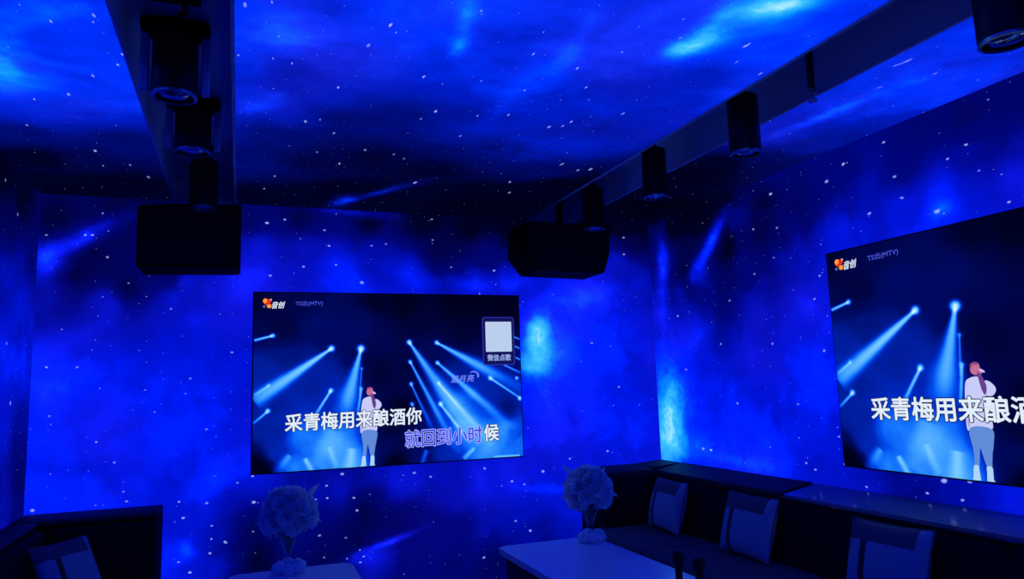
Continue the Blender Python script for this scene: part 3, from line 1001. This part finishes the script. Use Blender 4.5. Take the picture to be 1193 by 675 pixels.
speaker([(1.722, 2.205), (1.812, 2.094), (2.30, 2.083), (2.35, 2.22), (2.362, 2.42), (1.735, 2.41)], 4.335, 4.66, 2.41, 2.04, 'black speaker with slanted lower corners, at the end of the right ceiling track')

# ------------------------------------------------------------------ sofas
def soft(bm_fn, name, mat, parent, bev=.03, seg=3):
    b = bmesh.new(); bm_fn(b); 
    bmesh.ops.bevel(b, geom=list(b.edges), offset=bev, segments=seg, affect='EDGES')
    return finish(name, b, mat, parent, 50)
def make_right_sofa():
    root = empty('corner_sofa', (2.5, 2.2, 0), 'dark corner sofa along the right wall, running under the right screen', 'sofa')
    O = Vector(root.location)
    def pb(name, mat, bx, bev=.02, seg=3):
        b = bmesh.new(); box(b, bx[0]-O.x, bx[1]-O.x, bx[2]-O.y, bx[3]-O.y, bx[4], bx[5], bev, seg); return finish(name, b, mat, root, 50)
    Y0 = .3
    pb('base', M_back_face, (2.14, 2.86, Y0, 4.70, .0, .22), .01, 2)
    cut = [4.36, 3.69, 2.83, 1.98, 1.13, Y0]
    for a, c in zip(cut, cut[1:]):
        pb('seat_cushion', M_seat, (2.08, 2.575, c+.003, a-.003, .215, .43), .03, 3)
    for a, c in zip(cut, cut[1:]):
        # backrest cushion: upright pad with a slightly raked face
        b = bmesh.new(); prism(b, [(2.555-O.x, .41), (2.60-O.x, .60), (2.645-O.x, .722), (2.66-O.x, .735), (2.72-O.x, .735), (2.72-O.x, .3), (2.56-O.x, .3)], c+.003-O.y, a-.003-O.y, 'xz')
        bmesh.ops.bevel(b, geom=list(b.edges), offset=.02, segments=3, affect='EDGES'); finish('backrest_cushion', b, M_back_face, root, 50)
    # return along the back wall
    b = bmesh.new(); prism(b, [(4.365-O.y, .41), (4.38-O.y, .6), (4.42-O.y, .725), (4.43-O.y, .735), (4.51-O.y, .735), (4.51-O.y, .3), (4.37-O.y, .3)], 2.23-O.x, 2.70-O.x, 'yz')
    bmesh.ops.bevel(b, geom=list(b.edges), offset=.02, segments=3, affect='EDGES'); finish('backrest_cushion', b, M_back_face, root, 50)
    pb('seat_cushion', M_seat, (2.08, 2.575, 4.366, 4.40, .215, .428), .01, 2)
    # tops
    pb('frame', M_back_face, (2.70, 2.885, Y0, 4.725, .2, .728), .01, 2); pb('frame', M_back_face, (2.23, 2.72, 4.50, 4.725, .2, .728), .01, 2)
    def top(name, mat, y0, y1, lift, bev):
        b = bmesh.new(); prism(b, [(2.655-O.x, .722), (2.655-O.x, .745+lift), (2.888-O.x, .786+lift), (2.888-O.x, .722)], y0-O.y, y1-O.y, 'xz')
        bmesh.ops.bevel(b, geom=list(b.edges), offset=bev, segments=2, affect='EDGES'); return finish(name, b, mat, root, 40)
    top('ledge', M_ledge, Y0, 3.19, 0, .006); top('corner_top', M_leather, 3.2, 4.45, .006, .01)
    b = bmesh.new(); prism(b, [(4.435-O.y, .722), (4.435-O.y, .755), (4.52-O.y, .772), (4.728-O.y, .772), (4.728-O.y, .722)], 2.23-O.x, 2.66-O.x, 'yz')
    bmesh.ops.bevel(b, geom=list(b.edges), offset=.01, segments=2, affect='EDGES'); finish('corner_top', b, M_leather, root, 40)
    b = bmesh.new(); prism(b, [(2.655-O.x, .722), (2.655-O.x, .772), (2.888-O.x, .788), (2.888-O.x, .722)], 4.452-O.y, 4.728-O.y, 'xz')
    bmesh.ops.bevel(b, geom=list(b.edges), offset=.008, segments=2, affect='EDGES'); finish('corner_top', b, M_leather, root, 40)
    return root
make_right_sofa()
def make_left_sofa():
    root = empty('corner_sofa', (-.75, 3.4, 0), 'black corner sofa in the left corner, with a flat dark end beside the back wall', 'sofa')
    O = Vector(root.location)
    def pb(name, mat, bx, bev=.02, seg=3):
        b = bmesh.new(); box(b, bx[0]-O.x, bx[1]-O.x, bx[2]-O.y, bx[3]-O.y, bx[4], bx[5], bev, seg); return finish(name, b, mat, root, 50)
    Y0 = 1.0; XE = -.388
    pb('base', M_back_face, (-1.06, XE, Y0, 4.70, 0, .22), .01, 2)
    cut = [4.37, 3.55, 2.7, 1.85, Y0]
    for a, c in zip(cut, cut[1:]):
        pb('seat_cushion', M_seat, (-.88, XE, c+.003, a-.003, .215, .43), .03, 3)
        pb('backrest_cushion', M_back_face, (-1.0, -.88, c+.003, a-.003, .3, .71), .03, 3)
    pb('backrest_cushion', M_back_face, (-.88, XE, 4.375, 4.52, .21, .705), .012, 3)
    pb('frame', M_back_face, (-1.064, -.985, Y0, 4.725, .2, .715), .01, 2); pb('frame', M_back_face, (-1.0, XE, 4.50, 4.728, .2, .715), .01, 2)
    pb('corner_top', M_leather, (-1.066, -.93, Y0, 4.4, .715, .742), .01, 2); pb('corner_top', M_leather, (-1.066, XE, 4.42, 4.729, .715, .742), .008, 2)
    return root
make_left_sofa()

# ------------------------------------------------------------------ pillows
def make_pillow():
    root = empty('throw_pillow', (0, 0, 0), 'pillow', 'pillow', 'colour-blocked pillows on the sofas')
    n = 24; w = .20; h = .185; th = .06
    def pt(u, v, s):
        k = (1-abs(u)**2.6)*(1-abs(v)**2.6)
        pin = 1-.06*(1-abs(u)**2)*abs(v)**6; pin2 = 1-.06*(1-abs(v)**2)*abs(u)**6
        return (s*(th*k**.55), u*w*pin2, h+v*h*pin)
    b = bmesh.new(); vs = {}
    for s in (1, -1):
        for i in range(n+1):
            for j in range(n+1):
                u, v = 2*i/n-1, 2*j/n-1
                edge = i in (0, n) or j in (0, n)
                key = (i, j, 0 if edge else s)
                if key not in vs: vs[key] = b.verts.new(pt(u, v, s))
    for s in (1, -1):
        for i in range(n):
            for j in range(n):
                q = [vs.get((a, c, s), vs.get((a, c, 0))) for a, c in ((i, j), (i+1, j), (i+1, j+1), (i, j+1))]
                f = b.faces.new(q)
                u, v = (2*i+1)/n-1, (2*j+1)/n-1
                f.material_index = 1 if v > .38 and u < .78 else 0
                if v <= .38 and -.52 < u < -.36: f.material_index = 2
    cov = finish('cover', b, [M_light, M_mid, M_stripe], root, 60)
    b = bmesh.new()
    pts = []
    for k in range(40): pts.append((-1+2*k/40, -1))
    for k in range(40): pts.append((1, -1+2*k/40))
    for k in range(40): pts.append((1-2*k/40, 1))
    for k in range(41): pts.append((-1, 1-2*k/40))
    tube(b, [pt(u, v, 1) for u, v in pts], .004, 6)
    finish('piping', b, M_mid, cov, 60)
    return root
p0 = make_pillow()
spots = [(2.468, 3.295, .435, 180, 17, 'pillow second from the back corner on the right sofa, colour-blocked', 1.0),
         (2.475, 4.08, .435, 176, 16, 'pillow nearest the back corner on the right sofa, behind the white table', .98),
         (2.465, 2.40, .435, 183, 16, 'pillow under the right screen, cut off by the bottom edge of the photo', .98),
         (-.675, 4.01, .435, -38, 28, 'pillow leaning in the corner of the left sofa', .78)]
for i, (x, y, z, rz, tilt, lab, s) in enumerate(spots):
    o = p0 if i == 0 else copy_tree(p0)
    o.location = (x, y, z); o.rotation_euler = Euler((0, -math.radians(tilt), math.radians(rz)), 'XYZ'); o.scale = (s, s, s*(.86 if i < 3 else 1))
    o['label'] = lab

# ------------------------------------------------------------------ tables
def make_table(x0, x1, y0, y1, label):
    root = empty('coffee_table', ((x0+x1)/2, (y0+y1)/2, 0), label, 'table', 'white-topped low tables')
    w, d = (x1-x0)/2, (y1-y0)/2
    b = bmesh.new(); r = .05; P = []
    for cx, cy, a0 in ((w-r, d-r, 0), (-w+r, d-r, PI/2), (-w+r, -d+r, PI), (w-r, -d+r, 1.5*PI)):
        P += [(cx+r*math.cos(a0+k*PI/12), cy+r*math.sin(a0+k*PI/12)) for k in range(7)]
    prism(b, P, .418, .45, 'xy')
    es = [e for e in b.edges if abs(e.verts[0].co.z-e.verts[1].co.z) < 1e-6]
    bmesh.ops.bevel(b, geom=es, offset=.005, segments=2, affect='EDGES')
    finish('tabletop', b, M_marble, root, 40)
    b = bmesh.new(); box(b, -w+.04, w-.04, -d+.04, d-.04, .06, .42, .008, 2); finish('cabinet', b, M_cab, root)
    b = bmesh.new(); box(b, -w+.08, w-.08, -d+.08, d-.08, 0, .065, .004, 1); finish('plinth', b, M_black, root)
    return root
make_table(1.385, 1.99, 2.3, 4.07, 'low table with a white top beside the right sofa, two microphones on it')
make_table(-.03, .575, 2.3, 4.10, 'low white-topped table at the bottom left, only its far end in view')

# ------------------------------------------------------------------ vases and flowers
def make_vase():
    root = empty('glass_vase', (0, 0, 0), '', 'vase', 'glass vases of flowers')
    b = bmesh.new()
    lathe(b, [(.030, .055), (.014, .066), (.013, .08), (.022, .105), (.036, .14), (.052, .18), (.066, .215), (.064, .215), (.05, .18), (.034, .14), (.019, .108), (.006, .095)], 36, cap=False)
    finish('glass', b, M_glass, root, 60)
    b = bmesh.new()
    rr = random.Random(3)
    for cx, cy, cz, r in ((-.042, .0, .026, .04), (.044, -.012, .03, .045), (.0, .03, .03, .045), (.0, -.03, .022, .035)):
        g = bmesh.ops.create_icosphere(b, subdivisions=3, radius=r)
        for v in g['verts']:
            d = v.co.normalized()
            v.co = v.co*(1+.10*math.sin(9*d.x+3*cx)*math.sin(8*d.y)+.05*math.sin(15*d.z))
            v.co.z = max(v.co.z*.85+cz, 0); v.co.x += cx; v.co.y += cy
    finish('foot', b, M_foot, root, 60)['label'] = 'white lumpy foot of rounded lobes'
    return root
def make_bouquet():
    root = empty('flower_bouquet', (0, 0, 0), '', 'flowers', 'white bouquets in the vases')
    rr = random.Random(5)
    b = bmesh.new()
    for k in range(9):
        a = k*2*PI/9+.2; r0 = .006+.004*(k % 2); r1 = .03+.02*rr.random()
        tube(b, [(r0*math.cos(a), r0*math.sin(a), .10), (r1*.5*math.cos(a+.2), r1*.5*math.sin(a+.2), .16), (r1*math.cos(a+.3), r1*math.sin(a+.3), .24)], .0032, 6)
    finish('stems', b, M_stem, root, 60)
    def blossom(seed, R):
        q = random.Random(seed); bb = bmesh.new()
        for ring, (np_, tilt, ln) in enumerate(((5, 1.35, .55), (7, .95, .8), (9, .5, 1.0), (9, .1, 1.0))):
            for k in range(np_):
                a = k*2*PI/np_+ring*.4+q.uniform(-.12, .12); L = R*ln*q.uniform(.9, 1.1); W = R*.36
                rows = []
                for i in range(5):
                    u = i/4; ww = W*math.sin(PI*(.12+.78*u))**.7
                    row = []
                    for j in (-1, 0, 1):
                        x = L*u; yv = j*ww; zv = L*(.25*u*u)*(1 if ring < 3 else -.2)+abs(j)*ww*.28+R*.05*math.sin(5*u+j+k)
                        px = x*math.cos(tilt)-zv*math.sin(tilt); pz = x*math.sin(tilt)+zv*math.cos(tilt)
                        row.append(bb.verts.new((px*math.cos(a)-yv*math.sin(a), px*math.sin(a)+yv*math.cos(a), pz)))
                    rows.append(row)
                for i in range(4):
                    for j in range(2): bb.faces.new((rows[i][j], rows[i+1][j], rows[i+1][j+1], rows[i][j+1]))
        bmesh.ops.remove_doubles(bb, verts=bb.verts, dist=1e-5)
        bmesh.ops.recalc_face_normals(bb, faces=bb.faces)
        me = bpy.data.meshes.new('blossom'); bb.to_mesh(me); bb.free(); me.materials.append(M_petal)
        for p in me.polygons: p.use_smooth = True
        return me
    kinds = [blossom(s, .058) for s in range(4)]
    N = 26
    for k in range(N):
        z = 1-1.55*(k+.5)/N; ph = k*2.39996; rad = math.sqrt(max(0, 1-z*z))
        d = Vector((rad*math.cos(ph), rad*math.sin(ph), z))
        o = bpy.data.objects.new('blossom', kinds[k % 4]); link(o, root)
        o.location = Vector((0, 0, .285))+Vector((d.x*.098, d.y*.098, d.z*.098))
        o.rotation_euler = d.to_track_quat('Z', 'Y').to_euler()
        s = rr.uniform(.85, 1.1); o.scale = (s, s, s)
    def leaf(p0, p1, w, sag):
        bb = bmesh.new(); p0, p1 = Vector(p0), Vector(p1); d = p1-p0; side = d.cross(Vector((0, 1, .2))).normalized(); rows = []
        for i in range(9):
            u = i/8; c = p0+d*u+Vector((0, 0, sag*math.sin(PI*u))); ww = w*math.sin(PI*min(1, .12+.88*u))**.8
            rows.append([bb.verts.new(c+side*ww*j+Vector((0, -.25*ww*abs(j), 0))) for j in (-1, -.5, 0, .5, 1)])
        for i in range(8):
            for j in range(4): bb.faces.new((rows[i][j], rows[i+1][j], rows[i+1][j+1], rows[i][j+1]))
        return finish('leaf', bb, M_leaf, root, 60)
    for p1, w, sg in (((.155, -.01, .435), .018, .02), ((-.10, -.02, .42), .018, .02), ((.09, .07, .41), .016, .02), ((-.165, -.03, .25), .02, .03), ((.165, .0, .24), .02, .03), ((-.03, .1, .42), .016, .01), ((.0, -.15, .22), .02, .03)):
        leaf((p1[0]*.15, p1[1]*.15, .25), p1, w, sg)
    return root
v0 = make_vase(); f0 = make_bouquet()
for i, (x, y, rz, side) in enumerate(((1.905, 3.925, 2.5, 'right'), (.25, 4.0, 0, 'left'))):
    v = v0 if i == 0 else copy_tree(v0); f = f0 if i == 0 else copy_tree(f0)
    v.location = (x, y, .45); f.location = (x, y, .45); f.rotation_euler = (0, 0, rz)
    v['label'] = ('flared clear glass vase on the white table next to the right sofa', 'flared clear glass vase on the bottom left table, below the back wall screen')[i]
    f['label'] = ('round bunch of pale flowers in front of the dark corner of the right sofa', 'round bunch of pale flowers with a long pointed leaf, below the back screen')[i]

# ------------------------------------------------------------------ microphones
def make_mic():
    root = empty('microphone', (0, 0, 0), '', 'microphone', 'microphones standing on the white table')
    b = bmesh.new(); lathe(b, [(.03, 0), (.03, .008), (.02, .014), (.018, .03), (.015, .03)], 28); finish('base', b, M_black, root, 40)
    b = bmesh.new(); lathe(b, [(.0125, .02), (.0135, .06), (.0155, .12), (.0165, .138), (.019, .146), (.019, .152), (.014, .153)], 28); finish('handle', b, M_black, root, 40)
    b = bmesh.new(); lathe(b, [(.016, .150), (.0235, .158), (.0262, .170), (.0255, .182), (.021, .193), (.012, .2), (.002, .202)], 28); hd = finish('head', b, M_grille, root, 60)
    b = bmesh.new(); lathe(b, [(.0258, .1665), (.0272, .1685), (.0272, .1715), (.0258, .1735)], 28, cap=False); finish('band', b, M_black, hd, 60)
    return root
m0 = make_mic(); m1 = copy_tree(m0)
for m, (x, y), lab in ((m0, (1.718, 2.724), 'dark microphone standing at the edge of the white table, the left of the two'), (m1, (1.726, 2.589), 'dark microphone at the bottom of the photo, the right of the two by the seat')):
    m.location = (x, y, .45); m['label'] = lab

# ------------------------------------------------------------------ camera
cam = bpy.data.cameras.new('camera'); co = bpy.data.objects.new('camera', cam); COL.objects.link(co)
R = Vector((0.9372615, -0.3472186, -0.03130689)); U = Vector((-0.01617538, -0.13301456, 0.99098208)); F = Vector((0.34825168, 0.92830295, 0.13028582))
co.matrix_world = Matrix(((R.x, U.x, -F.x, 0), (R.y, U.y, -F.y, 0), (R.z, U.z, -F.z, 1.35), (0, 0, 0, 1)))
cam.sensor_fit = 'HORIZONTAL'; cam.sensor_width = 36; cam.lens = 853.584/1193*36; cam.clip_start = .02
sc.camera = co
w = bpy.data.worlds.new('night'); sc.world = w; w.use_nodes = True
w.node_tree.nodes['Background'].inputs[0].default_value = (0, 0, 0, 1)
